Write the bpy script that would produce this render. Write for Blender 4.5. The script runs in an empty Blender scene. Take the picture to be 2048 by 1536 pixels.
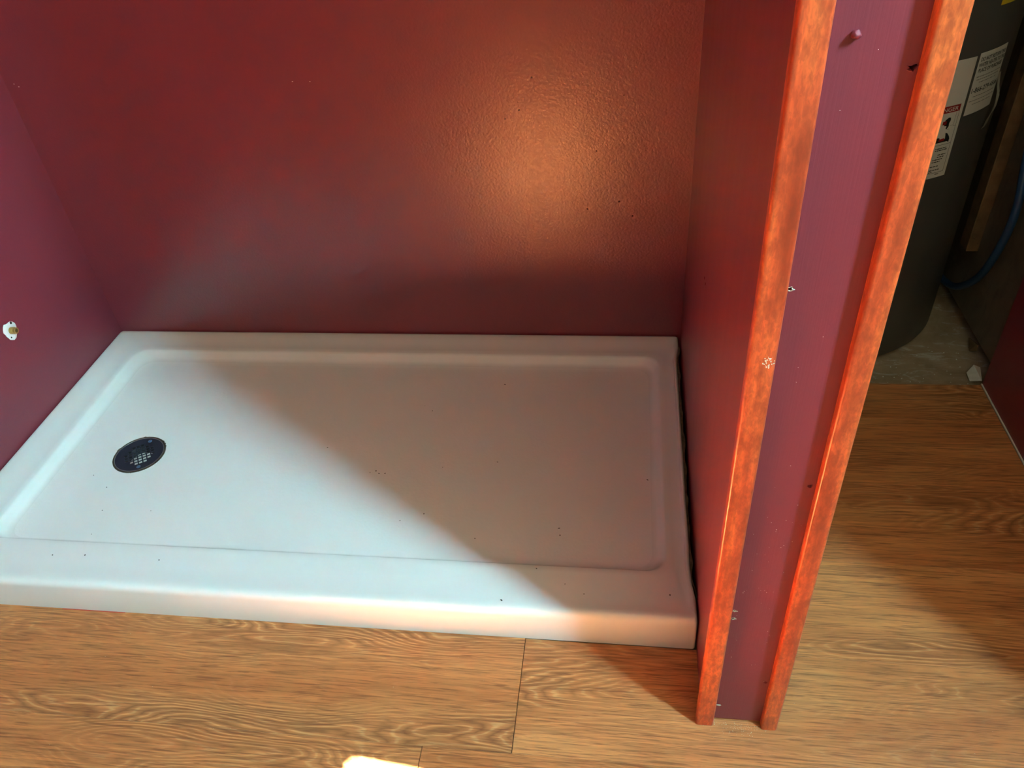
import bpy, bmesh, math, random
from mathutils import Vector, Matrix, noise
random.seed(7)
sc = bpy.context.scene
COL = sc.collection
R = math.radians

# ------------------------------------------------------------------ camera
cam_d = bpy.data.cameras.new('camera')
cam = bpy.data.objects.new('camera', cam_d); COL.objects.link(cam)
cam.location = (1.38949, -1.64285, 1.25078)
cam.rotation_euler = (0.891910, 0.074503, 0.121777)
cam_d.sensor_fit = 'HORIZONTAL'; cam_d.sensor_width = 36.0
cam_d.lens = 1572.29 / 2048 * 36.0
cam_d.clip_start = 0.02
sc.camera = cam

# ------------------------------------------------------------------ sky, sun, daylight, exposure
world = bpy.data.worlds.new('sky'); sc.world = world; world.use_nodes = True
bg = world.node_tree.nodes['Background']
bg.inputs[0].default_value = (0.55, 0.72, 1.0, 1); bg.inputs[1].default_value = 0.03

sun_d = bpy.data.lights.new('sun_offscreen', 'SUN'); sun = bpy.data.objects.new('sun_offscreen', sun_d); COL.objects.link(sun)
sun_d.energy = 96.0; sun_d.angle = R(0.6); sun_d.color = (1.0, 0.90, 0.74)
sun.rotation_euler = Vector((-1.0, 0.085, -1.0)).to_track_quat('-Z', 'Y').to_euler()
sun.location = (5, -1.2, 4)

WX = 2.90                                   # inner face of the room wall with the windows
def area(name, loc, direction, sx, sy, energy, color):
    d = bpy.data.lights.new(name, 'AREA'); o = bpy.data.objects.new(name, d); COL.objects.link(o)
    d.shape = 'RECTANGLE'; d.size = sx; d.size_y = sy; d.energy = energy; d.color = color
    o.location = loc; o.rotation_euler = Vector(direction).to_track_quat('-Z', 'Y').to_euler()
    return o
# daylight falling in through the high narrow window
area('window_right_offscreen', (WX + 0.01, -1.865, 2.45), (-1, 0, 0), 0.27, 0.58, 12.8, (0.43, 0.94, 1.10))

vs = sc.view_settings
sc.display_settings.display_device = 'sRGB'
vs.view_transform = 'Standard'; vs.look = 'None'; vs.gamma = 1.0; vs.use_curve_mapping = False
vs.exposure = 3.95

# ------------------------------------------------------------------ helpers
def link(o, parent=None, m=None):
    COL.objects.link(o)
    if parent is not None: o.parent = parent
    if m is not None and o.type == 'MESH' and not o.data.materials: o.data.materials.append(m)
    return o
def tag(o, label=None, cat=None, group=None, kind=None):
    if label: o['label'] = label
    if cat: o['category'] = cat
    if group: o['group'] = group
    if kind: o['kind'] = kind
    return o
def mesh_obj(name, verts, faces, m, parent=None, smooth=False, angle=None):
    me = bpy.data.meshes.new(name); me.from_pydata([tuple(v) for v in verts], [], faces); me.update()
    if smooth:
        for p in me.polygons: p.use_smooth = True
    o = bpy.data.objects.new(name, me)
    return link(o, parent, m)
def bm_obj(name, bm, m, parent=None, smooth=False):
    me = bpy.data.meshes.new(name); bm.normal_update(); bm.to_mesh(me); bm.free()
    if smooth:
        for p in me.polygons: p.use_smooth = True
    return link(bpy.data.objects.new(name, me), parent, m)
def empty(name, loc=(0, 0, 0)):
    o = bpy.data.objects.new(name, None); COL.objects.link(o); o.location = loc; o.empty_display_size = 0.05
    return o
def bm_box(bm, lo, hi):
    x0, y0, z0 = lo; x1, y1, z1 = hi
    v = [bm.verts.new(p) for p in [(x0,y0,z0),(x1,y0,z0),(x1,y1,z0),(x0,y1,z0),(x0,y0,z1),(x1,y0,z1),(x1,y1,z1),(x0,y1,z1)]]
    for f in [(0,3,2,1),(4,5,6,7),(0,1,5,4),(1,2,6,5),(2,3,7,6),(3,0,4,7)]: bm.faces.new([v[i] for i in f])
def box(name, lo, hi, m, parent=None, bevel=0.0, seg=2):
    bm = bmesh.new()
    c = Vector(((lo[0]+hi[0])/2, (lo[1]+hi[1])/2, lo[2]))
    if parent is not None: c = Vector((0, 0, 0))
    bm_box(bm, Vector(lo)-c, Vector(hi)-c)
    if bevel > 0: bmesh.ops.bevel(bm, geom=bm.edges[:], offset=bevel, segments=seg, profile=0.5, affect='EDGES')
    o = bm_obj(name, bm, m, parent, smooth=False)
    o.location = c
    return o
def boxes(name, items, m, parent=None):
    bm = bmesh.new()
    for lo, hi in items: bm_box(bm, lo, hi)
    return bm_obj(name, bm, m, parent)
def struct(o, label): return tag(o, label, kind='structure')

# ------------------------------------------------------------------ materials
def nt(name):
    m = bpy.data.materials.new(name); m.use_nodes = True
    t = m.node_tree
    return m, t, t.nodes['Principled BSDF']
def N(t, kind, **kw):
    n = t.nodes.new(kind)
    for k, v in kw.items():
        if k in ('inputs',):
            for a, b in v.items(): n.inputs[a].default_value = b
        else: setattr(n, k, v)
    return n
def L(t, a, b): t.links.new(a, b)
def ramp(t, src, stops, interp='LINEAR'):
    n = N(t, 'ShaderNodeValToRGB'); n.color_ramp.interpolation = interp
    els = n.color_ramp.elements
    while len(els) < len(stops): els.new(0.5)
    for e, (p, c) in zip(els, stops): e.position = p; e.color = tuple(c) + (1,) if len(c) == 3 else c
    L(t, src, n.inputs[0]); return n
def mapped(t, scale, coord='Object', loc=(0, 0, 0)):
    tc = N(t, 'ShaderNodeTexCoord'); mp = N(t, 'ShaderNodeMapping')
    mp.inputs['Scale'].default_value = scale; mp.inputs['Location'].default_value = loc
    L(t, tc.outputs[coord], mp.inputs[0]); return mp.outputs[0]
def noise_n(t, vec, scale, detail=2, rough=0.5, dist=0.0):
    n = N(t, 'ShaderNodeTexNoise', inputs={'Scale': scale, 'Detail': detail, 'Roughness': rough, 'Distortion': dist})
    if vec is not None: L(t, vec, n.inputs['Vector'])
    return n
def math_n(t, op, a, b=None):
    n = N(t, 'ShaderNodeMath', operation=op)
    for i, x in enumerate((a, b)):
        if x is None: continue
        if isinstance(x, (int, float)): n.inputs[i].default_value = x
        else: L(t, x, n.inputs[i])
    return n.outputs[0]
def mix_c(t, fac, a, b, mode='MIX'):
    n = N(t, 'ShaderNodeMix', data_type='RGBA', blend_type=mode)
    for i, x in ((0, fac), (6, a), (7, b)):
        if isinstance(x, (int, float)): n.inputs[i].default_value = x
        elif isinstance(x, tuple): n.inputs[i].default_value = x if len(x) == 4 else x + (1,)
        else: L(t, x, n.inputs[i])
    return n.outputs[2]
def bump(t, height, strength, dist, normal=None):
    n = N(t, 'ShaderNodeBump', inputs={'Strength': strength, 'Distance': dist})
    L(t, height, n.inputs['Height'])
    if normal is not None: L(t, normal, n.inputs['Normal'])
    return n.outputs[0]
def simple(name, col, rough=0.5, metal=0.0, var=0.0, vscale=20.0, bmp=0.0, bscale=200.0, spec=0.5):
    m, t, b = nt(name)
    b.inputs['Roughness'].default_value = rough; b.inputs['Metallic'].default_value = metal
    b.inputs['Specular IOR Level'].default_value = spec
    vec = mapped(t, (1, 1, 1))
    if var > 0:
        n = noise_n(t, vec, vscale, 4)
        r = ramp(t, n.outputs[0], [(0.25, tuple(c*(1-var) for c in col)), (0.75, tuple(min(1, c*(1+var)) for c in col))])
        L(t, r.outputs[0], b.inputs['Base Color'])
    else: b.inputs['Base Color'].default_value = tuple(col) + (1,)
    if bmp > 0:
        n2 = noise_n(t, vec, bscale, 2)
        L(t, bump(t, n2.outputs[0], bmp, 0.002), b.inputs['Normal'])
    return m

def paint(name, col, rough, peel, streak, axis_scale, stip=190.0, spec=0.6):
    """semi-gloss wall paint: roller stipple plus faint brush streaks running up the wall"""
    m, t, b = nt(name)
    v = mapped(t, (1, 1, 1)); vsx = mapped(t, axis_scale)
    n1 = noise_n(t, v, stip, 2, 0.55)
    n2 = noise_n(t, vsx, 60.0, 3, 0.6)
    big = noise_n(t, v, 3.0, 3)
    colr = ramp(t, big.outputs[0], [(0.3, tuple(c*0.93 for c in col)), (0.7, tuple(c*1.06 for c in col))])
    L(t, colr.outputs[0], b.inputs['Base Color'])
    big2 = noise_n(t, vsx, 9.0, 2)
    rr = ramp(t, big2.outputs[0], [(0.3, (rough*0.97,)*3), (0.7, (rough*1.03,)*3)])
    L(t, rr.outputs[0], b.inputs['Roughness'])
    nb = bump(t, n1.outputs[0], peel, 0.0011)
    nb = bump(t, n2.outputs[0], streak, 0.0006, nb)
    L(t, nb, b.inputs['Normal'])
    b.inputs['Specular IOR Level'].default_value = spec
    return m
BURG = (0.225, 0.031, 0.048)
M = {}
M['paint_back'] = paint('burgundy_wall_paint', BURG, 0.32, 0.60, 0.03, (2.2, 2.2, 0.07), spec=0.92)
M['paint_side'] = paint('burgundy_side_paint', BURG, 0.40, 0.14, 0.03, (3, 3, 0.1))
M['paint_cap'] = paint('burgundy_brushed_paint', BURG, 0.40, 0.10, 0.45, (8, 8, 0.12))
M['warm_wall'] = simple('tan_wall_paint', (0.50, 0.27, 0.135), 0.6, var=0.04, vscale=4)  # unseen room walls, tinted tan to warm the bounced light
M['warm_ceiling'] = simple('ceiling_warm_bounce', (0.60, 0.38, 0.21), 0.7, var=0.1)  # ceiling out of view, toned warm for the light it bounces
M['underlay'] = simple('grey_brown_underlay', (0.16, 0.13, 0.10), 0.9)

def wood_floor():
    m, t, b = nt('oak_vinyl_plank')
    tc = N(t, 'ShaderNodeTexCoord'); oi = N(t, 'ShaderNodeObjectInfo')
    off = N(t, 'ShaderNodeVectorMath', operation='SCALE'); off.inputs[0].default_value = (17.3, 9.1, 23.7)
    L(t, oi.outputs['Random'], off.inputs['Scale'])
    add = N(t, 'ShaderNodeVectorMath', operation='ADD'); L(t, tc.outputs['Object'], add.inputs[0]); L(t, off.outputs[0], add.inputs[1])
    P = add.outputs[0]
    def mp(s):
        n = N(t, 'ShaderNodeMapping'); n.inputs['Scale'].default_value = s; L(t, P, n.inputs[0]); return n.outputs[0]
    # cathedral figure: contour lines of a long smooth noise
    c = noise_n(t, mp((1.7, 9.0, 1)), 1.0, 1.5, 0.45, 0.35)
    wob = noise_n(t, mp((14, 90, 1)), 1.0, 2, 0.5)
    k = math_n(t, 'ADD', math_n(t, 'MULTIPLY', c.outputs[0], 38.0), math_n(t, 'MULTIPLY', wob.outputs[0], 1.1))
    ring = math_n(t, 'PINGPONG', k, 0.5)                 # 0..0.5 triangle
    ringr = ramp(t, ring, [(0.02, (1, 1, 1)), (0.17, (0.55,)*3), (0.45, (0.0,)*3)])
    # how strongly the figure shows, in patches
    pat = noise_n(t, mp((1.1, 6.0, 1)), 1.0, 2)
    patr = ramp(t, pat.outputs[0], [(0.44, (0.12,)*3), (0.60, (1.0,)*3)])
    figure = math_n(t, 'MULTIPLY', ringr.outputs[0], patr.outputs[0])
    # pores: short dark dashes along the board
    po = noise_n(t, mp((13, 340, 1)), 1.0, 3.0, 0.65, 0.5)
    por = ramp(t, po.outputs[0], [(0.36, (1, 1, 1)), (0.45, (0.40,)*3), (0.52, (0.0,)*3)])
    po2 = noise_n(t, mp((5, 120, 1)), 1.0, 3, 0.6)
    po2r = ramp(t, po2.outputs[0], [(0.34, (1, 1, 1)), (0.62, (0.0,)*3)])
    # broad tone
    br = noise_n(t, mp((1.6, 10, 1)), 1.0, 4, 0.55)
    base = ramp(t, br.outputs[0], [(0.28, (0.52, 0.152, 0.046)), (0.50, (0.70, 0.243, 0.080)), (0.74, (0.82, 0.335, 0.122))])
    hsv = N(t, 'ShaderNodeHueSaturation')
    L(t, math_n(t, 'ADD', 0.92, math_n(t, 'MULTIPLY', oi.outputs['Random'], 0.18)), hsv.inputs['Value'])
    L(t, base.outputs[0], hsv.inputs['Color'])
    c1 = mix_c(t, math_n(t, 'MULTIPLY', figure, 0.75), hsv.outputs[0], (0.20, 0.066, 0.022))
    pale = ramp(t, ring, [(0.36, (0,)*3), (0.47, (1,)*3)])
    c1 = mix_c(t, math_n(t, 'MULTIPLY', math_n(t, 'MULTIPLY', pale.outputs[0], patr.outputs[0]), 0.5), c1, (0.80, 0.46, 0.22))
    c2 = mix_c(t, math_n(t, 'MULTIPLY', por.outputs[0], 0.72), c1, (0.185, 0.050, 0.018))
    c3 = mix_c(t, math_n(t, 'MULTIPLY', po2r.outputs[0], 0.32), c2, (0.20, 0.075, 0.026))
    # knots
    vo = N(t, 'ShaderNodeTexVoronoi', inputs={'Scale': 1.0, 'Randomness': 1.0}); L(t, mp((2.6, 7.5, 1)), vo.inputs['Vector'])
    kn = ramp(t, vo.outputs['Distance'], [(0.03, (1, 1, 1)), (0.10, (0.35,)*3), (0.17, (0, 0, 0))])
    c4 = mix_c(t, math_n(t, 'MULTIPLY', kn.outputs[0], 0.75), c3, (0.085, 0.032, 0.014))
    L(t, c4, b.inputs['Base Color'])
    b.inputs['Roughness'].default_value = 0.42
    hgt = math_n(t, 'MULTIPLY', math_n(t, 'ADD', por.outputs[0], math_n(t, 'MULTIPLY', figure, 0.5)), -1.0)
    L(t, bump(t, hgt, 0.35, 0.0006), b.inputs['Normal'])
    return m
M['floor'] = wood_floor()

def cherry():
    m, t, b = nt('cherry_stained_wood')
    vl = mapped(t, (26, 26, 1.6)); vf = mapped(t, (130, 130, 5)); vb = mapped(t, (70, 70, 30))
    a = noise_n(t, vl, 1.0, 4, 0.55, 0.6); f = noise_n(t, vf, 1.0, 3, 0.6); bl = noise_n(t, vb, 1.0, 4, 0.6)
    base = ramp(t, a.outputs[0], [(0.32, (0.44, 0.052, 0.020)), (0.46, (0.74, 0.112, 0.036)), (0.62, (0.92, 0.205, 0.052))])
    c1 = mix_c(t, math_n(t, 'MULTIPLY', ramp(t, f.outputs[0], [(0.35, (1,)*3), (0.6, (0,)*3)]).outputs[0], 0.35), base.outputs[0], (0.22, 0.030, 0.010))
    mo = noise_n(t, mapped(t, (260, 260, 95)), 1.0, 3, 0.6, 0.5)
    c1 = mix_c(t, math_n(t, 'MULTIPLY', ramp(t, mo.outputs[0], [(0.42, (0,)*3), (0.58, (1,)*3)]).outputs[0], 0.36), c1, (0.27, 0.042, 0.022))
    c2 = mix_c(t, math_n(t, 'MULTIPLY', ramp(t, bl.outputs[0], [(0.46, (0,)*3), (0.62, (1,)*3)]).outputs[0], 0.50), c1, (0.24, 0.035, 0.016))
    L(t, c2, b.inputs['Base Color'])
    b.inputs['Roughness'].default_value = 0.33
    L(t, bump(t, f.outputs[0], 0.15, 0.0006), b.inputs['Normal'])
    return m
M['cherry'] = cherry()

def gelcoat():
    m, t, b = nt('white_acrylic')
    b.inputs['Base Color'].default_value = (0.80, 0.79, 0.765, 1)
    b.inputs['Roughness'].default_value = 0.24
    v = mapped(t, (1, 1, 1))
    n = noise_n(t, v, 150.0, 2)
    L(t, bump(t, n.outputs[0], 0.10, 0.0006), b.inputs['Normal'])
    return m
M['acrylic'] = gelcoat()
M['acrylic_grain'] = simple('white_textured_acrylic', (0.80, 0.79, 0.765), 0.30, bmp=0.16, bscale=170)
M['gunmetal'] = simple('dark_blue_grey_metal', (0.020, 0.030, 0.045), 0.28, metal=0.2, spec=0.6)
M['steel_edge'] = simple('worn_steel_edge', (0.35, 0.36, 0.36), 0.3, metal=0.9)
M['pvc'] = simple('white_pvc', (0.82, 0.80, 0.74), 0.4)
M['screw'] = simple('blue_grey_screw', (0.10, 0.20, 0.34), 0.3, metal=0.6)
M['sealant'] = simple('brown_sealant', (0.060, 0.046, 0.026), 0.6, var=0.5, vscale=60)
M['caulk'] = simple('dirty_caulk', (0.16, 0.125, 0.08), 0.7, var=0.5, vscale=90)
M['grime'] = simple('dark_speck', (0.030, 0.022, 0.016), 0.7)
M['whitechip'] = simple('white_drywall_chip', (0.72, 0.68, 0.63), 0.8, var=0.1, vscale=80)
M['paperwhite'] = simple('white_label_print', (0.62, 0.60, 0.58), 0.5)
M['ink'] = simple('black_ink', (0.010, 0.010, 0.012), 0.5)
M['inkgrey'] = simple('grey_ink', (0.20, 0.19, 0.19), 0.5)
M['inkred'] = simple('red_ink', (0.30, 0.008, 0.010), 0.5)
M['yellow'] = simple('yellow_label_print', (0.70, 0.50, 0.03), 0.5)
M['tank'] = simple('grey_tank_paint', (0.082, 0.076, 0.074), 0.34, var=0.05, vscale=6)
M['tank_ring'] = simple('black_base_ring', (0.02, 0.02, 0.02), 0.5)
M['brass'] = simple('brass', (0.62, 0.40, 0.14), 0.3, metal=0.9)
M['plaster'] = simple('white_plaster', (0.78, 0.77, 0.76), 0.7, bmp=0.3, bscale=300)
M['pex'] = simple('blue_plastic_pipe', (0.018, 0.055, 0.140), 0.35)
M['stud'] = simple('raw_pine', (0.19, 0.105, 0.046), 0.7, var=0.35, vscale=30)
M['red_paint'] = simple('red_paint', (0.50, 0.05, 0.03), 0.5)
M['film'] = simple('clear_plastic_tape', (0.45, 0.42, 0.36), 0.3)
M['frame_white'] = simple('white_window_frame', (0.75, 0.74, 0.72), 0.4)

def grimy(name, c0, c1, c2):
    m, t, b = nt(name)
    v = mapped(t, (1, 1, 1)); v2 = mapped(t, (1.0, 3.0, 1.0))
    a = noise_n(t, v, 9.0, 6, 0.65, 0.8); s = noise_n(t, v2, 12.0, 5, 0.7, 1.2)
    base = ramp(t, a.outputs[0], [(0.3, c0), (0.65, c1)])
    sm = ramp(t, s.outputs[0], [(0.55, (0,)*3), (0.72, (1,)*3)])
    L(t, mix_c(t, math_n(t, 'MULTIPLY', sm.outputs[0], 0.7), base.outputs[0], c2), b.inputs['Base Color'])
    b.inputs['Roughness'].default_value = 0.75
    L(t, bump(t, a.outputs[0], 0.3, 0.004), b.inputs['Normal'])
    return m
M['subfloor'] = grimy('dusty_subfloor', (0.28, 0.18, 0.11), (0.46, 0.32, 0.22), (0.75, 0.71, 0.68))
M['panel'] = grimy('stained_board', (0.13, 0.095, 0.06), (0.21, 0.16, 0.105), (0.10, 0.07, 0.045))
def thin_glass():
    m, t, b = nt('window_glass')
    tr = N(t, 'ShaderNodeBsdfTransparent'); gl = N(t, 'ShaderNodeBsdfGlossy', inputs={'Roughness': 0.02})
    mx = N(t, 'ShaderNodeMixShader'); mx.inputs[0].default_value = 0.06
    L(t, tr.outputs[0], mx.inputs[1]); L(t, gl.outputs[0], mx.inputs[2])
    L(t, mx.outputs[0], t.nodes['Material Output'].inputs['Surface']); return m
M['glass'] = thin_glass()

# ------------------------------------------------------------------ the setting
CEIL = 2.90; FY = -3.0; YJ = -0.080; XR = 2.2296
T = 0.08
wl = box('wall_left', (-T, FY, -0.05), (0, 0.05, CEIL), M['paint_side']); struct(wl, 'plain burgundy painted wall with a brass pipe stub, beside the drain end of the white tray')
wb = box('wall_back', (0, 0, -0.05), (1.5285, 0.045, CEIL), M['paint_back']); struct(wb, 'wide burgundy painted wall behind the long rear edge of the white tray')
# partition with its painted end; its shower face leans a little out of square
xa, xb, ycap = 1.5285, 1.5235, -0.9645
pv = [(xb, ycap, .005), (1.636, ycap, .005), (1.636, .045, .005), (xa, .045, .005)]
pv = pv + [(x, y, CEIL) for x, y, z in pv]
wp = mesh_obj('wall_right', pv, [(0,3,2,1),(4,5,6,7),(0,1,5,4),(1,2,6,5),(2,3,7,6),(3,0,4,7)], M['paint_side'])
wp.data.materials.append(M['paint_cap']); wp.data.polygons[2].material_index = 1
struct(wp, 'burgundy partition between the shower tray and the closet, its pink-lit narrow end facing out')

def trim(name, x0, x1, y0, y1, label, tilt=0.0):
    bm = bmesh.new()
    n = 24
    prof = []
    r = 0.0035
    for cx, cy, a0 in ((x0+r, y0+r, 180), (x1-r, y0+r, 270)):
        for k in range(5):
            a = R(a0 + k*22.5); prof.append((cx+r*math.cos(a), cy+r*math.sin(a)))
    prof += [(x1, y1), (x0, y1)]
    rows = []
    for i in range(n+1):
        z = 0.001 + (CEIL-0.002)*i/n
        w = 0.0006*math.sin(z*5.1+x0*40)
        rows.append([bm.verts.new((px + w + tilt*z, py, z)) for px, py in prof])
    for a, b_ in zip(rows[:-1], rows[1:]):
        for i in range(len(prof)):
            j = (i+1) % len(prof); bm.faces.new((a[i], a[j], b_[j], b_[i]))
    bm.faces.new(list(reversed(rows[0]))); bm.faces.new(rows[-1])
    o = bm_obj(name, bm, M['cherry'])
    for p in o.data.polygons: p.use_smooth = True
    o.data.set_sharp_from_angle(angle=R(50)) if hasattr(o.data, 'set_sharp_from_angle') else None
    return struct(o, label)
t1 = trim('trim_1', 1.5155, 1.5435, -0.9767, ycap, 'cherry-stained wood strip on the partition end, along the side next to the shower tray')
t2 = trim('trim_2', 1.6165, 1.6415, -0.9767, ycap, 'cherry-stained wood strip on the partition end, along the side next to the closet')

# closet
wc = box('wall_closet', (XR, -1.08, 0.001), (2.33, YJ, CEIL), M['paint_side']); struct(wc, 'dark burgundy wall facing the partition across the closet floor')
pnl = box('wall_unfinished', (2.26, YJ, 0.022), (2.33, 0.80, CEIL), M['panel']); struct(pnl, 'bare stained board wall beside the grey water heater')
struct(box('wall_closet_back', (1.40, 0.80, -0.05), (2.40, 0.88, CEIL), M['panel']), 'bare wall behind the water heater')
struct(box('wall_closet_left', (1.32, 0.045, -0.05), (1.40, 0.88, CEIL), M['panel']), 'bare closet wall behind the shower wall')
struct(box('floor_closet', (1.32, YJ-0.01, -0.06), (2.40, 0.88, -0.010), M['subfloor']), 'dusty unfinished subfloor under the water heater')
struct(box('wall_added_light_stop', (2.33, -1.0, -0.06), (2.42, 0.88, CEIL), M['panel']), 'added unseen wall that stops sun leaking in under the bare board')  # added out of view to block sunlight leaking under the board
# rest of the room
struct(box('wall_nook', (2.33, -1.08, -0.05), (WX, -1.0, CEIL), M['warm_wall']), 'plain wall joining the closet to the window wall')
struct(box('wall_front', (-T, FY-T, -0.05), (WX+T, FY, CEIL), M['warm_wall']), 'plain wall facing the shower across the room')
struct(box('ceiling', (-T, FY-T, CEIL), (WX+T, 0.90, CEIL+0.08), M['warm_ceiling']), 'plain ceiling over the room')
struct(box('roof_added_sun_block', (WX+T, FY-0.3, CEIL), (WX+T+0.80, 0.3, CEIL+0.06), M['warm_ceiling']), 'added unseen roof overhang that keeps the sun out of the high window')  # unseen eave, added to shade the high window from the sun
# window wall: built around its two openings
WIN = [(-1.444, -1.244, 1.74, 2.02), (-2.005, -1.725, 2.14, 2.76)]
ys = sorted({FY, -1.0} | {w[0] for w in WIN} | {w[1] for w in WIN})
items = []
for a, b_ in zip(ys[:-1], ys[1:]):
    hole = [w for w in WIN if abs(w[0]-a) < 1e-6 and abs(w[1]-b_) < 1e-6]
    if hole:
        w = hole[0]; items += [((WX, a, -0.05), (WX+T, b_, w[2])), ((WX, a, w[3]), (WX+T, b_, CEIL))]
    else: items.append(((WX, a, -0.05), (WX+T, b_, CEIL)))
struct(boxes('wall_window', items, M['warm_wall']), 'room wall with two small windows')
for i, (y0, y1, z0, z1) in enumerate(WIN):
    f = 0.012
    fr = boxes('window_%d' % (i+1), [((WX+T-0.02, y0, z0), (WX+T, y0+f, z1)), ((WX+T-0.02, y1-f, z0), (WX+T, y1, z1)),
                                  ((WX+T-0.02, y0+f, z0), (WX+T, y1-f, z0+f)), ((WX+T-0.02, y0+f, z1-f), (WX+T, y1-f, z1))], M['frame_white'])
    struct(fr, ['small square window that lets the sun onto the floor', 'high narrow window that lights the shower tray'][i])
    box('pane', (WX+T-0.012, y0+f, z0+f), (WX+T-0.009, y1-f, z1-f), M['glass'], fr)

# floor: slab with loose planks on top
PW = 0.2095
fl = box('floor', (-T, FY, -0.06), (WX, YJ, -0.0065), M['underlay']); struct(fl, 'oak-look vinyl plank floor in front of the shower tray and into the closet')
def plank(x0, x1, y0, y1):
    gx, gy = 0.0005, 0.00025
    bm = bmesh.new(); cx, cy = (x0+x1)/2, (y0+y1)/2
    hx, hy = (x1-x0)/2-gx, (y1-y0)/2-gy
    bm_box(bm, (-hx, -hy, -0.0062), (hx, hy, 0))
    top = [e for e in bm.edges if all(abs(v.co.z) < 1e-6 for v in e.verts)]
    bmesh.ops.bevel(bm, geom=top, offset=0.0004, segments=1, affect='EDGES')
    o = bm_obj('plank', bm, M['floor'])
    o.parent = fl; o.matrix_parent_inverse = Matrix.Identity(4)
    o.location = Vector((cx, cy, 0)) - fl.location
def row(y0, y1, xlo, xhi, seams):
    xs = [xlo] + [s for s in seams if xlo < s < xhi] + [xhi]
    for a, b_ in zip(xs[:-1], xs[1:]): plank(a, b_, y0, y1)
Y0 = -0.42
row(Y0+PW, YJ-0.002, 1.637, XR-0.003, [])
row(Y0, Y0+PW, 1.637, XR-0.003, [])
row(Y0-PW, Y0, 1.637, XR-0.003, [])
row(Y0-2*PW, Y0-PW, 1.637, XR-0.003, [])
row(Y0-3*PW, Y0-2*PW+0.004, 0.001, 1.2220, [])
row(Y0-3*PW, Y0-2*PW, 1.2220, XR-0.003, [])
row(Y0-4*PW, Y0-3*PW, 0.001, WX-0.002, [1.075, 2.295])
seams = [[0.55, 1.77], [1.33, 2.55], [0.21, 1.43, 2.65], [0.9, 2.12], [1.6], [0.4, 1.62, 2.84], [1.1, 2.32], [0.7, 1.92], [0.3, 1.5, 2.7], [1.0, 2.2]]
y = Y0-4*PW
for s in seams:
    if y <= FY+0.02: break
    row(max(FY+0.002, y-PW), y, 0.001, WX-0.002, s); y -= PW

# ------------------------------------------------------------------ shower tray
W, D, H = 1.522, 0.8385, 0.0776
tray = empty('shower_base', (0.762, -0.42, 0)); tag(tray, 'white acrylic shower tray with raised rim and a round dark drain', 'shower tray')
def at_world(o):            # keep world-space vertices under a parent that sits elsewhere
    o.location = -o.parent.location; return o
def sstep(a, b_, x):
    q = max(0.0, min(1.0, (x-a)/(b_-a))); return q*q*(3-2*q)
NS, NC = 22, 7
def rrect(x0, x1, y0, y1, r):
    pts = []
    cs = [(x1-r, y1-r, 0), (x0+r, y1-r, 90), (x0+r, y0+r, 180), (x1-r, y0+r, 270)]
    for i, (cx, cy, a0) in enumerate(cs):
        arc = [(cx+r*math.cos(R(a0+90*k/(NC-1))), cy+r*math.sin(R(a0+90*k/(NC-1)))) for k in range(NC)]
        pts += arc
        nx, ny, na = cs[(i+1) % 4]
        q = (nx+r*math.cos(R(na)), ny+r*math.sin(R(na)))
        for k in range(1, NS): pts.append((arc[-1][0]+(q[0]-arc[-1][0])*k/NS, arc[-1][1]+(q[1]-arc[-1][1])*k/NS))
    return pts
def ins(l, r, f, b_): return (0.001+l, W-r, -D+f, -0.0015-b_)
def recess(y):
    return 0.0065*sstep(-0.05, -0.10, y)*sstep(-0.775, -0.745, y) + (0.0012*noise.noise((3.1, y*26, 0)) if -0.77 < y < -0.06 else 0)
def rim_z(y, x): return H - 0.0050*sstep(-0.74, -0.69, y)
rows = []
def add_loop(rect, rad, zf, edge=False):
    pts = rrect(*rect, rad); out = []
    for x, y in pts:
        if edge and x > W-0.02: x -= recess(y)
        out.append((x, y, zf(x, y)))
    rows.append(out)
def lipbump(x): return 0.0022*sstep(0.24, 0.10, x) + 0.0026*sstep(1.26, 1.34, x)
add_loop(ins(0, 0, 0, 0), .006, lambda x, y: 0.0005, True)
add_loop(ins(0, 0, .001, 0), .006, lambda x, y: H-0.013, True)
add_loop(ins(.0005, .0005, .0025, .0005), .006, lambda x, y: H-0.0065, True)
add_loop(ins(.0015, .0015, .006, .0015), .007, lambda x, y: H-0.0022+(lipbump(x) if y < -D+.02 else 0), True)
add_loop(ins(.004, .004, .012, .004), .008, lambda x, y: H+(lipbump(x) if y < -D+.02 else 0), True)
add_loop(ins(.010, .008, .018, .010), .010, lambda x, y: H+(.6*lipbump(x) if y < -D+.03 else 0), True)
add_loop(ins(.034, .014, .026, .030), .014, lambda x, y: H-.0006)
add_loop(ins(.044, .020, .045, .040), .018, rim_z)
BI = (.088, .048, .104, .078)
def bowl(d): return ins(BI[0]+d, BI[1]+d, BI[2]+d, BI[3]+d)
add_loop(bowl(-.012), .032, lambda x, y: rim_z(y, x)-.0006)
add_loop(bowl(0), .034, lambda x, y: rim_z(y, x)-.0010)
add_loop(bowl(.003), .034, lambda x, y: rim_z(y, x)-.0024)
add_loop(bowl(.006), .034, lambda x, y: rim_z(y, x)-.0056)
ZB = H-0.0300
add_loop(bowl(.014), .034, lambda x, y: ZB+.0075)
add_loop(bowl(.0185), .034, lambda x, y: ZB+.0035)
add_loop(bowl(.026), .036, lambda x, y: ZB+.0010)
add_loop(bowl(.040), .040, lambda x, y: ZB)
n_rim = len(rows)
DC = (0.277, -0.449); DR = 0.0590; ZD = ZB-0.0050
last = rows[-1]; NP = len(last)
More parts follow.
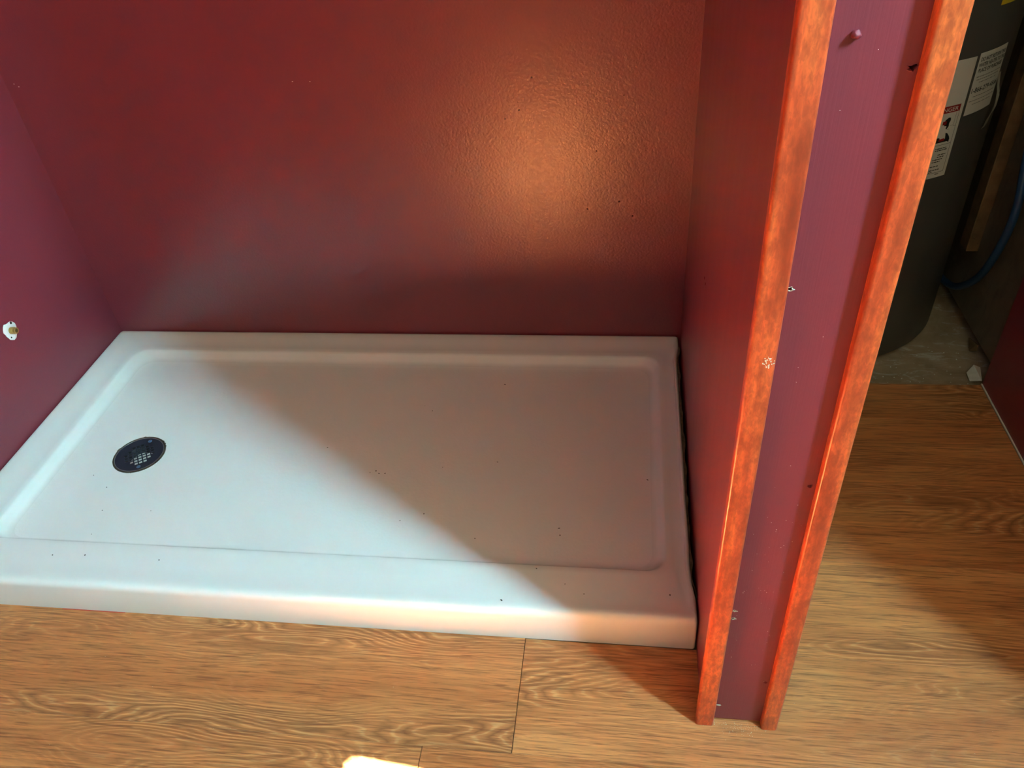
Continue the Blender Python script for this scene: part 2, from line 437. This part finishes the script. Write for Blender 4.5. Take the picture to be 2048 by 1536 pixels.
# match each rim point to a point of the drain circle by angle
angs = [math.atan2(y-DC[1], x-DC[0]) for x, y, z in last]
for s in [0.1, 0.25, 0.42, 0.6, 0.76, 0.88, 0.95, 1.0]:
    lp = []
    for (x, y, z), a in zip(last, angs):
        qx, qy = DC[0]+DR*math.cos(a), DC[1]+DR*math.sin(a)
        lp.append((x+(qx-x)*s, y+(qy-y)*s, ZB+(ZD-ZB)*s))
    rows.append(lp)
rows[-1] = [(DC[0]+(DR+.0016)*math.cos(a), DC[1]+(DR+.0016)*math.sin(a), ZD) for a in angs]
for q_, dz0 in ((.0007, 0.0), (0.0002, -.0004), (0.0, -.0012)): rows.append([(DC[0]+(DR+q_)*math.cos(a), DC[1]+(DR+q_)*math.sin(a), ZD+dz0) for a in angs])
lp = [(DC[0]+DR*math.cos(a), DC[1]+DR*math.sin(a), ZD-0.012) for a in angs]; rows.append(lp)
V = [v for r_ in rows for v in r_]; F = []; MI = []
for i in range(len(rows)-1):
    for j in range(NP):
        k = (j+1) % NP
        F.append((i*NP+j, i*NP+k, (i+1)*NP+k, (i+1)*NP+j)); MI.append(1 if i >= n_rim-2 else 0)
pan = mesh_obj('pan', V, F, M['acrylic'], tray, smooth=True); at_world(pan)
pan.data.materials.append(M['acrylic_grain'])
for p, mi in zip(pan.data.polygons, MI): p.material_index = mi
bm = bmesh.new(); bm.from_mesh(pan.data); bmesh.ops.recalc_face_normals(bm, faces=bm.faces); bm.to_mesh(pan.data); bm.free()
if sum(p.normal.z*p.area for p in pan.data.polygons) < 0: pan.data.flip_normals()

# drain: cup, flange, strainer plate with square holes
def curve_mesh(splines, extrude, bevel=0.0):
    cu = bpy.data.curves.new('tmp', 'CURVE'); cu.dimensions = '2D'; cu.fill_mode = 'BOTH'; cu.extrude = extrude; cu.bevel_depth = bevel; cu.bevel_resolution = 1
    for pts in splines:
        s = cu.splines.new('POLY'); s.points.add(len(pts)-1); s.use_cyclic_u = True
        for q, (x, y) in zip(s.points, pts): q.co = (x, y, 0, 1)
    ob = bpy.data.objects.new('tmp', cu); COL.objects.link(ob)
    dg = bpy.context.evaluated_depsgraph_get(); me = bpy.data.meshes.new_from_object(ob.evaluated_get(dg))
    bpy.data.objects.remove(ob); bpy.data.curves.remove(cu)
    return me
def circ(r, n=56, cx=0, cy=0): return [(cx+r*math.cos(2*math.pi*k/n), cy+r*math.sin(2*math.pi*k/n)) for k in range(n)]
dz = ZD
me = curve_mesh([circ(0.0591), circ(0.0555)], 0.0016, 0.0006); me.name = 'drain_flange'
dr = link(bpy.data.objects.new('drain', me), tray, M['sealant']); dr.location = Vector((DC[0], DC[1], dz-0.0006)) - tray.location
dr['label'] = 'round dark metal drain'
th = R(33); pitch = 0.0098; hs = 0.0037
holes = []
for i in range(-3, 4):
    for j in range(-3, 4):
        u, w = i*pitch, j*pitch
        if math.hypot(u, w) < 3.25*pitch and not (abs(i) == 3 and abs(j) >= 2) and not (abs(j) == 3 and abs(i) >= 2):
            pts = [(u-hs, w-hs), (u+hs, w-hs), (u+hs, w+hs), (u-hs, w+hs)]
            holes.append([(x*math.cos(th)-y*math.sin(th), x*math.sin(th)+y*math.cos(th)) for x, y in pts])
me = curve_mesh([circ(0.0548)] + holes, 0.0004, 0.0002)
sp = link(bpy.data.objects.new('strainer', me), dr, M['gunmetal']); sp.location = (0, 0, 0.0008)
me = curve_mesh([circ(0.0556), circ(0.0546)], 0.0012, 0.0002)
link(bpy.data.objects.new('strainer_edge', me), dr, M['steel_edge']).location = (0, 0, 0.0009)
M['cup'] = simple('shade_dark_drain_body', (0.035, 0.036, 0.036), 0.5)  # shade below the strainer is put into this dark body colour
def revolve(name, prof, m):
    cv, cf = [], []
    for r_, z in prof: cv += [(x, y, z) for x, y in circ(r_, 32)]
    for i in range(len(prof)-1):
        for j in range(32): k = (j+1) % 32; cf.append((i*32+j, i*32+k, (i+1)*32+k, (i+1)*32+j))
    return mesh_obj(name, cv, cf, m, dr, smooth=True)
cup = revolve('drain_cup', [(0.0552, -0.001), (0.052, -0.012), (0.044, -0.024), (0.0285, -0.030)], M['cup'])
pip = revolve('drain_pipe', [(0.0285, -0.020), (0.0260, -0.019), (0.0250, -0.021), (0.0250, -0.036), (0.0, -0.038)], M['pvc'])
for s in (-1, 1):
    bm = bmesh.new(); bmesh.ops.create_uvsphere(bm, u_segments=14, v_segments=6, radius=0.0046)
    for v in bm.verts: v.co.z *= 0.35
    so = bm_obj('screw', bm, M['screw'], dr, smooth=True)
    so.location = ((0.0045, 0.0444, 0.0018) if s > 0 else (0.0189, -0.0397, 0.0018))
# ragged sealant around the drain
rv, rf = [], []
for k in range(72):
    a = 2*math.pi*k/72; ro = 0.0598+0.0008*noise.noise((math.cos(a)*4, math.sin(a)*4, 2.2))+(0.0018 if random.random() < 0.07 else 0)
    rv += [(0.0584*math.cos(a), 0.0584*math.sin(a), 0.0002), (ro*math.cos(a), ro*math.sin(a), 0.0009+0.0051*(ro-.0605)/0.5)]
for k in range(72):
    j = (k+1) % 72; rf.append((2*k, 2*k+1, 2*j+1, 2*j))
se = mesh_obj('sealant_ring', rv, rf, M['sealant'], dr); se.location = (0, 0, 0.0008)

# caulk left along the gap by the partition
cv, cf = [], []
nseg = 90
for i in range(nseg+1):
    y = -0.045 - 0.74*i/nseg
    xw = xa + (xb-xa)*(0.045-y)/(0.045-ycap)
    pe = W - recess(y)
    wdt = max(0.0, (xw-pe))
    q = 0.35+0.5*noise.noise((y*31, 1.7, 0)); q = max(0.05, min(0.9, q))
    zt = H-0.004-0.006*abs(noise.noise((y*22, 9, 0)))
    cv += [(pe-0.0006, y, zt+0.002), (pe+wdt*q, y, zt), (pe+wdt*q, y, zt-0.03), (pe-0.0006, y, zt-0.03)]
for i in range(nseg):
    for a, b_ in ((0, 1), (1, 2)): cf.append((4*i+a, 4*i+b_, 4*i+4+b_, 4*i+4+a))
at_world(mesh_obj('caulk_residue', cv, cf, M['caulk'], tray))
# specks of dirt lying in the tray
spk = [(1.1013,-.1706),(.9403,-.2734),(.9183,-.2559),(.7219,-.4082),(.8425,-.4821),(.8547,-.4769),(.8634,-.4841),(.8768,-.4834),(1.1194,-.4382),(1.0006,-.4592),(.942,-.6155),(1.1038,-.6529),(.9877,-.5941),(1.2708,-.6354),(1.2675,-.6178),(1.442,-.4778),(.2028,-.5209),(.2544,-.5555),(.2832,-.6233),(.3937,-.6186),(.2974,-.6903)]
spr = [(1.4765,-.7841),(1.4817,-.7071),(1.2366,-.742),(1.3263,-.7921),(1.2912,-.773),(.273,-.7706),(.3412,-.7664),(.5003,-.7687),(1.1808,-.815)]
def pan_z(x, y):
    if y < -D+BI[2]: return H+0.0002
    a = math.atan2(y-DC[1], x-DC[0]); 
    d = math.hypot(x-DC[0], y-DC[1])
    best = min(range(NP), key=lambda k: abs((angs[k]-a+math.pi) % (2*math.pi)-math.pi))
    full = math.hypot(last[best][0]-DC[0], last[best][1]-DC[1])
    s = 1-(d-DR)/(full-DR); return ZB+(ZD-ZB)*max(0, min(1, s))
bm = bmesh.new()
for x, y in spk+spr:
    r_ = random.uniform(0.0008, 0.0015)
    mt = Matrix.Translation((x, y, pan_z(x, y)+0.0003)) @ Matrix.Rotation(random.uniform(0, 3), 4, 'Z') @ Matrix.Diagonal((random.uniform(1, 2.2), 1, 0.6, 1))
    bmesh.ops.create_icosphere(bm, subdivisions=1, radius=r_, matrix=mt)
o = bm_obj('dirt_specks', bm, M['grime'], tray); at_world(o); o['kind'] = 'stuff'

# ------------------------------------------------------------------ pipe stub on the left wall
PSY, PSZ = -0.3286, 0.3071
ps = empty('pipe_stub', (0, PSY, PSZ)); tag(ps, 'small brass pipe end in a ragged white plaster hole low on the burgundy side wall', 'pipe stub')
random.seed(3)
rim = []
for k in range(22):
    a = 2*math.pi*k/22; r_ = 0.0195+0.0022*math.sin(3*a+.6)+random.uniform(-.0012, .0012)
    rim.append((r_*math.cos(a), r_*1.12*math.sin(a)))
vv = [(0.0008, y, z) for y, z in rim] + [(0.0042, y*.88, z*.88) for y, z in rim] + [(0.0036, y*.62, z*.62) for y, z in rim] + [(0.0022, 0, 0)]
ff = []
for ring in range(2):
    for k in range(22): j = (k+1) % 22; ff.append((ring*22+k, ring*22+j, (ring+1)*22+j, (ring+1)*22+k))
for k in range(22): j = (k+1) % 22; ff.append((44+k, 44+j, 66))
mesh_obj('plaster_patch', vv, ff, M['plaster'], ps, smooth=True)
def turned(name, prof, m, parent):
    v, f = [], []
    for r_, x_ in prof: v += [(x_, a, b_) for a, b_ in circ(r_, 24)]
    for i in range(len(prof)-1):
        for j in range(24): k = (j+1) % 24; f.append((i*24+j, (i+1)*24+j, (i+1)*24+k, i*24+k))
    return mesh_obj(name, v, f, m, parent)
bf = turned('brass_fitting', [(.0082, .001), (.0082, .011), (.0068, .011), (.0068, .0135), (.0074, .0135), (.0074, .0165), (.0042, .0165)], M['brass'], ps)
turned('pipe_bore', [(.0042, .0165), (.0042, -.030), (.0001, -.030)], M['brass'], bf)
for dy, dz_, r_ in ((0.009, 0.0150, .0034), (-0.010, -0.0125, .0022)):
    bm = bmesh.new(); bmesh.ops.create_cone(bm, cap_ends=True, segments=8, radius1=r_, radius2=r_*.8, depth=0.001, matrix=Matrix.Translation((0.0042, dy, dz_)) @ Matrix.Rotation(R(90), 4, 'Y'))
    bm_obj('dark_chip', bm, M['grime'], ps)

# ------------------------------------------------------------------ nail holes, nails and flaws
CUTS = {}
def dimple(name, parent, pos, axis, r_, mat, stretch=1.0, pit=True):
    """ragged raised edge round a small hole; the hole itself is cut into the wall below. axis = outward normal"""
    n = 14; A = Vector(axis); q = A.to_track_quat('Z', 'Y')
    v, f, out = [], [], []
    for k in range(n):
        a = 2*math.pi*k/n; jit = random.uniform(.6, 1.3)
        d = Vector((math.cos(a)*r_*jit, math.sin(a)*r_*jit*stretch, 0)); out.append(d)
        v += [q @ (d*1.2), q @ (d+Vector((0, 0, r_*.16))), q @ (d*.86+Vector((0, 0, -0.0006 if pit else 0.0003)))]
    for k in range(n):
        j = (k+1) % n
        f += [(3*k, 3*j, 3*j+1, 3*k+1), (3*k+1, 3*j+1, 3*j+2, 3*k+2)]
    if not pit: f.append(tuple(3*k+2 for k in range(n)))
    else: CUTS.setdefault(parent, []).append((Vector(pos), q, [d*.88 for d in out]))
    o = mesh_obj(name, v, f, mat)
    o.parent = parent; o.location = Vector(pos) - parent.location
    return o
def cut_pits():
    bpy.context.view_layer.update()
    for par, lst in CUTS.items():
        V_, F_ = [], []
        for pos, q, out in lst:
            b0, n = len(V_), len(out)
            V_ += [pos + q @ (d+Vector((0, 0, .002))) for d in out] + [pos + q @ (d+Vector((0, 0, -.020))) for d in out]
            F_ += [tuple(b0+k for k in range(n)), tuple(b0+n+k for k in reversed(range(n)))]
            F_ += [(b0+k, b0+n+k, b0+n+(k+1) % n, b0+(k+1) % n) for k in range(n)]
        cutter = mesh_obj('pit_cutter', V_, F_, None)
        md = par.modifiers.new('pits', 'BOOLEAN'); md.operation = 'DIFFERENCE'; md.solver = 'EXACT'; md.use_self = True; md.object = cutter
        me = bpy.data.meshes.new_from_object(par.evaluated_get(bpy.context.evaluated_depsgraph_get()))
        par.modifiers.clear(); par.data = me
        bpy.data.objects.remove(cutter)
random.seed(11)
M['paint_raw'] = simple('burgundy_flake', BURG, 0.5)
M['paint_pink'] = simple('burgundy_paint_bead', BURG, 0.4)
for x, z, r_ in [(1.1894,.7243,.0026),(1.1274,.6396,.0022),(1.1588,.658,.0022),(1.135,.4483,.0018),(1.30,.4272,.0022),(1.3708,.4447,.0026),(1.4016,.4085,.0026),(1.3213,.5639,.002),(1.0869,.3337,.0018),(1.3785,.6823,.0018),(.6401,.4454,.0018)]:
    dimple('nail_hole', wb, (x, -0.0002, z), (0, -1, 0), r_*.75, M['paint_raw'])
for x, z in [(.0211,.7514),(.030,.745),(.6746,.7342),(.7135,.7328)]:
    dimple('paint_nick', wb, (x, -0.0002, z), (0, -1, 0), .0013, M['whitechip'], 0.6, pit=False)
for y, z, r_ in [(-.4276,.5066,.0024),(-.451,.5089,.0020)]:
    xw = xa + (xb-xa)*(0.045-y)/(0.045-ycap)
    dimple('nail_hole', wp, (xw-0.0003, y, z), (-1, 0, 0), r_, M['paint_raw'])
# partition end
for x, z, r_ in [(1.6125,1.0305,.0048),(1.609,.5506,.0042),(1.6113,.1203,.0036)]:
    dimple('nail_hole', wp, (x, ycap-0.0003, z), (0, -1, 0), r_*.8, M['paint_raw'], 0.8)
bm = bmesh.new(); bmesh.ops.create_icosphere(bm, subdivisions=4, radius=0.0042)
for v in bm.verts: v.co.y *= 1.1; v.co.z *= 0.8; v.co += Vector((noise.noise(v.co*300), noise.noise(v.co*300+Vector((5,0,0))), noise.noise(v.co*300+Vector((0,7,0)))))*0.0010
o = bm_obj('paint_bead', bm, M['paint_pink'], wp, smooth=True); o.location = (1.5643, ycap-0.002, 1.0578)
def nail(x, z):
    dimple('nail_hole', wp, (x+0.002, ycap-0.0003, z), (0, -1, 0), .0026, M['whitechip'], 0.8)
    dimple('paint_nick', wp, (x+0.0055, ycap-0.0003, z-0.0008), (0, -1, 0), .0011, M['whitechip'], 0.5, pit=False)
for x, z in [(1.5458,.8232),(1.5462,.2967),(1.5459,.2789),(1.5460,.045)]: nail(x, z)
# dust on the painted end, a scrape on the wood strip
bm = bmesh.new()
for k in range(46):
    x = random.uniform(1.549, 1.610); z = random.uniform(0.16, 0.52) if k < 34 else random.uniform(.1, 1.05)
    bmesh.ops.create_icosphere(bm, subdivisions=1, radius=random.uniform(.0002, .0005), matrix=Matrix.Translation((x, ycap-0.0001, z)))
o = bm_obj('dust_specks', bm, M['whitechip'], wp); o['kind'] = 'stuff'
bm = bmesh.new()
for k in range(26):
    a = random.uniform(0, 6.28); q = random.uniform(.3, 1)
    bmesh.ops.create_icosphere(bm, subdivisions=1, radius=random.uniform(.0004, .0010), matrix=Matrix.Translation((1.5365+.006*q*math.cos(a), -.9766, .7415+.009*q*math.sin(a))) @ Matrix.Diagonal((1, .4, random.uniform(1, 2.4), 1)))
o = bm_obj('scrape', bm, M['whitechip'], t1); o['kind'] = 'stuff'
# sawdust and crumbs on the floor
bm = bmesh.new()
for k in range(170):
    if k < 120: x, y = random.gauss(1.580, .022), ycap-0.004-abs(random.gauss(0, .011))
    else: x, y = random.uniform(.35, 2.1), random.uniform(-1.13, -.86)
    if k >= 120 and 1.50 < x < 1.66 and y > -.985: continue
    bmesh.ops.create_icosphere(bm, subdivisions=1, radius=random.uniform(.0002, .0006), matrix=Matrix.Translation((x, y, .0002)))
M['sawdust'] = simple('sawdust', (0.60, 0.46, 0.32), 0.9)
o = bm_obj('sawdust', bm, M['sawdust']); tag(o, 'fine pale sawdust and crumbs scattered at the foot of the partition', 'sawdust', kind='stuff')
# red paint smear under the tray's front edge
v = []; nsm = 14
for k in range(nsm+1):
    x = 0.30+0.135*k/nsm; v += [(x, -0.8378, 0.0004), (x, -0.8405-0.0012*abs(noise.noise((x*60, 0, 0))), 0.0005)]
sm = mesh_obj('paint_smear', v, [(2*k, 2*k+1, 2*k+3, 2*k+2) for k in range(nsm)], M['red_paint'], fl); sm.location = -fl.location

# ------------------------------------------------------------------ closet things
# pale strip painting in the edge highlight along the closet wall's foot
bd = box('edge_highlight_strip', (XR-0.003, -1.08, 0.0), (XR, YJ, 0.003), M['whitechip'], wc); bd.location = -wc.location
# water heater
HX, HY, HR = 1.880, 0.320, 0.330
wh = empty('water_heater', (HX, HY, -0.010)); tag(wh, 'tall grey cylindrical water heater with white warning labels in the dark closet', 'water heater')
def lathe(name, prof, m, parent, n=96):
    v, f = [], []
    for r_, z in prof: v += [(x, y, z) for x, y in circ(r_, n)]
    for i in range(len(prof)-1):
        for j in range(n): k = (j+1) % n; f.append((i*n+j, i*n+k, (i+1)*n+k, (i+1)*n+j))
    f.append(tuple(range(n))[::-1]); f.append(tuple((len(prof)-1)*n+j for j in range(n)))
    o = mesh_obj(name, v, f, m, parent, smooth=True)
    o.data.set_sharp_from_angle(angle=R(40)); return o
tk = lathe('tank', [(HR-.012, .012), (HR-.003, .013), (HR, .018), (HR, 1.42), (HR-.006, 1.432), (HR-.05, 1.445)], M['tank'], wh)
lathe('base_ring', [(HR-.022, 0.0), (HR-.022, .0125)], M['tank_ring'], wh)
def cyl(u, v, off=0.0):          # u = arc metres from -57.1 deg, v = z above floor
    a = R(-57.1) + u/HR; r_ = HR+off
    return (r_*math.cos(a), r_*math.sin(a), v+0.010)
def patch(name, u0, u1, v0, v1, m, parent, off, nu=14, thick=0.0003):
    vs_, fs = [], []
    for i in range(nu+1):
        u = u0+(u1-u0)*i/nu
        vs_ += [cyl(u, v0, off), cyl(u, v1, off), cyl(u, v0, off-thick), cyl(u, v1, off-thick)]
    for i in range(nu):
        a, b_ = 4*i, 4*i+4
        fs += [(a, b_, b_+1, a+1), (a+1, b_+1, b_+3, a+3), (a+2, a, b_, b_+2)]
    fs += [(0, 1, 3, 2), (4*nu, 4*nu+2, 4*nu+3, 4*nu+1)]
    return mesh_obj(name, vs_, fs, m, parent)
def text_on(body, size, u, v, width=None, bold=0.0):
    cu = bpy.data.curves.new('tmp', 'FONT'); cu.body = body; cu.size = size; cu.offset = bold; cu.resolution_u = 3
    ob = bpy.data.objects.new('tmp', cu); COL.objects.link(ob)
    dg = bpy.context.evaluated_depsgraph_get(); me = bpy.data.meshes.new_from_object(ob.evaluated_get(dg))
    bpy.data.objects.remove(ob); bpy.data.curves.remove(cu)
    xs_ = [q.co.x for q in me.vertices]; x0, x1 = min(xs_), max(xs_)
    k = (width/(x1-x0)) if width else 1.0
    V_ = [cyl(u+(q.co.x-x0)*k, v+q.co.y, 0.0010) for q in me.vertices]; F_ = [tuple(p.vertices) for p in me.polygons]
    bpy.data.meshes.remove(me); return V_, F_
def join(parts):
    V_, F_ = [], []
    for a, b_ in parts:
        o_ = len(V_); V_ += a; F_ += [tuple(i+o_ for i in f) for f in b_]
    return V_, F_
def bar(u0, u1, v0, v1, off=0.0010, n=4):
    V_, F_ = [], []
    for i in range(n+1):
        u = u0+(u1-u0)*i/n; V_ += [cyl(u, v0, off), cyl(u, v1, off)]
    for i in range(n): F_.append((2*i, 2*i+2, 2*i+3, 2*i+1))
    return V_, F_
def poly(pts, off=0.0010): return [cyl(u, v, off) for u, v in pts], [tuple(range(len(pts)))]
# label with the return notice
A0, A1 = R(-55.7+57.1)*HR, R(-39.0+57.1)*HR
n2 = patch('notice_label', A0, A1, .600, .724, M['paperwhite'], wh, 0.0006); n2['label'] = 'white notice label with black lettering'
tp = [text_on('DO NOT RETURN THIS', .0105, A0+.005, .724-.0165, .086, .00025),
      text_on('WATER HEATER TO THE', .0105, A0+.003, .724-.0275, .090, .00025),
      text_on('PLACE OF PURCHASE', .0105, A0+.006, .724-.0385, .082, .00025),
      text_on('1-866-279-4566', .0140, A0+.003, .724-.0790, .089, .00025)]
for q_ in tp: mesh_obj('lettering', *q_, M['ink'], n2)['kind'] = 'stuff'
random.seed(5)
fine = []
for dv, a, b_ in [(.048, .006, .090), (.054, .008, .086), (.060, .018, .078), (.088, .012, .086), (.0965, .004, .090), (.104, .016, .080)]:
    u = a
    while u < b_:
        w = random.uniform(.003, .009); fine.append(bar(A0+u, A0+min(b_, u+w), .724-dv, .724-dv+.0016)); u += w+.0014
mesh_obj('fine_print', *join(fine), M['inkgrey'], n2)['kind'] = 'stuff'
# danger label
n1 = patch('danger_label', -.150, 0, .476, .7205, M['paperwhite'], wh, 0.0006, 24); n1['label'] = 'white warning label with red header and drawing'
mesh_obj('red_header', *bar(-.142, -.0090, .6165, .6305, .0009, 16), M['inkred'], n1)
V_, F_ = text_on('DANGER', .0118, -.0720, .6192, .0585, .0001); mesh_obj('header_lettering', V_, F_, M['paperwhite'], n1)
art = [bar(-.0095, -.0087, .488, .6165), bar(-.142, -.0087, .4872, .4880, n=16), bar(-.142, -.0090, .5490, .5497, n=16),
       bar(-.0162, -.0156, .5885, .6165), bar(-.0245, -.0156, .5880, .5886), bar(-.0162, -.0092, .5855, .5861), bar(-.0300, -.0240, .5810, .5816),
       poly([(-.040,.6020),(-.033,.6065),(-.0275,.6055),(-.0262,.6000),(-.0285,.5935),(-.0275,.5880),(-.031,.5820),(-.034,.5830),(-.0335,.589),(-.040,.590)]),
       poly([(-.052,.566),(-.044,.5660),(-.040,.5600),(-.028,.5610),(-.030,.5700),(-.031,.5745),(-.0255,.5725),(-.0190,.5650),(-.0165,.5595),(-.0165,.5525),(-.0215,.5550),(-.052,.5545)])]
for v_, a, b_ in [(.5405,-.046,-.018),(.5365,-.046,-.0155),(.5265,-.036,-.0155),(.5215,-.036,-.019),(.5165,-.046,-.021),(.5115,-.046,-.026),(.5015,-.048,-.0265),(.4935,-.048,-.022),(.4895,-.048,-.038),(.4830,-.030,-.0205)]:
    u = a
    while u < b_:
        w = random.uniform(.003, .008); art.append(bar(u, min(b_, u+w), v_, v_+.0020, n=1)); u += w+.0012
mesh_obj('drawing', *join(art), M['ink'], n1)['kind'] = 'stuff'
for q_ in ([(-.045,.6000),(-.0355,.6000),(-.0355,.5925),(-.045,.5925)], [(-.044,.5625),(-.030,.5635),(-.030,.5585),(-.044,.5575)]): mesh_obj('red_detail', *poly(q_, .0012), M['inkred'], n1)
yl = patch('yellow_label', R(-52.5+57.1)*HR, R(-36+57.1)*HR, .8075, .93, M['yellow'], wh, 0.0006); yl['label'] = 'yellow label'
# loose clear tape hanging off the notice
tv, tf = [], []
for i in range(13):
    q = i/12
    for s in (0, 1):
        u = A1-.004+.013*s+.004*math.sin(q*5)-.006*sstep(.6, 1, q)*(1-s); v_ = .665-.115*q
        tv.append(cyl(u, v_, .0012+.010*math.sin(q*2.8)**2+.003*noise.noise((q*6, s*3, 1))))
for i in range(12): tf.append((2*i, 2*i+1, 2*i+3, 2*i+2))
mesh_obj('tape', tv, tf, M['film'], wh, smooth=True)

# pipe, stud, scraps
def tube(name, pts, r_, m, n=12):
    cu = bpy.data.curves.new('tmp', 'CURVE'); cu.dimensions = '3D'; cu.bevel_depth = r_; cu.bevel_resolution = 4; cu.resolution_u = 8
    s = cu.splines.new('NURBS'); s.points.add(len(pts)-1); s.use_endpoint_u = True; s.order_u = 4
    for q, c in zip(s.points, pts): q.co = tuple(c)+(1,)
    ob = bpy.data.objects.new('tmp', cu); COL.objects.link(ob)
    dg = bpy.context.evaluated_depsgraph_get(); me = bpy.data.meshes.new_from_object(ob.evaluated_get(dg))
    bpy.data.objects.remove(ob); bpy.data.curves.remove(cu)
    for p in me.polygons: p.use_smooth = True
    o = bpy.data.objects.new(name, me); return link(o, None, m)
PEX = [(2.236, .17, 1.60), (2.236, .16, 1.00), (2.236, .12, .62), (2.235, .0858, .4691), (2.235, .0551, .4081), (2.235, .0553, .3477), (2.235, .0640, .300), (2.235, .0813, .2436), (2.235, .1103, .1785), (2.235, .1689, .1178), (2.235, .2299, .075), (2.233, .300, .055), (2.228, .380, .055), (2.210, .46, .07)]
px_ = tube('water_pipe', PEX, 0.0092, M['pex']); tag(px_, 'blue plastic water pipe curving down the bare wall behind the heater', 'pipe')
st = box('wooden_batten', (2.231, .215, .190), (2.2595, .262, 2.4), M['stud'], bevel=0.0015, seg=1); tag(st, 'raw pine batten fixed upright on the bare wall, ending above the floor', 'batten')
for dy, dz_ in ((.008, .022), (-.004, .036)):
    dimple('nail_hole', st, (2.2445+dy, .2148, .190+dz_), (0, -1, 0), .0016, M['stud'])
def scrap(name, pts, m, label, cat, th_=0.004):
    c = sum((Vector(q) for q in pts), Vector())/len(pts)
    n_ = (Vector(pts[1])-Vector(pts[0])).cross(Vector(pts[2])-Vector(pts[0])).normalized()*th_
    v = [Vector(q)-c for q in pts] + [Vector(q)-c-n_ for q in pts]; k = len(pts)
    f = [tuple(range(k)), tuple(range(2*k-1, k-1, -1))] + [(i, i+k, (i+1) % k+k, (i+1) % k) for i in range(k)]
    o = mesh_obj(name, v, f, m); o.location = c; return tag(o, label, cat)
scrap('paper_scrap', [(2.210, -.060, -.006), (2.2265, -.078, .010), (2.2285, -.046, .026), (2.2270, -.018, .012), (2.211, -.030, -.004)], M['whitechip'], 'folded white paper scrap wedged at the end of the burgundy closet wall', 'scrap', .0015)
scrap('wood_chip', [(2.258, .105, .004), (2.2585, .055, .018), (2.2585, .050, .002), (2.250, .066, -.008)], M['stud'], 'small pale wood chip against the foot of the bare board wall', 'wood chip', .003)
random.seed(21)
bm = bmesh.new()
for k in range(60):
    x, y_ = random.uniform(1.9, 2.22), random.uniform(-.07, .10)
    if math.hypot(x-HX, y_-HY) < HR+.004: continue
    bmesh.ops.create_icosphere(bm, subdivisions=1, radius=random.uniform(.0006, .0018), matrix=Matrix.Translation((x, y_, -.0095)))
o = bm_obj('dust', bm, M['whitechip']); tag(o, 'loose plaster crumbs on the bare subfloor before the heater', 'debris', kind='stuff')
cut_pits()
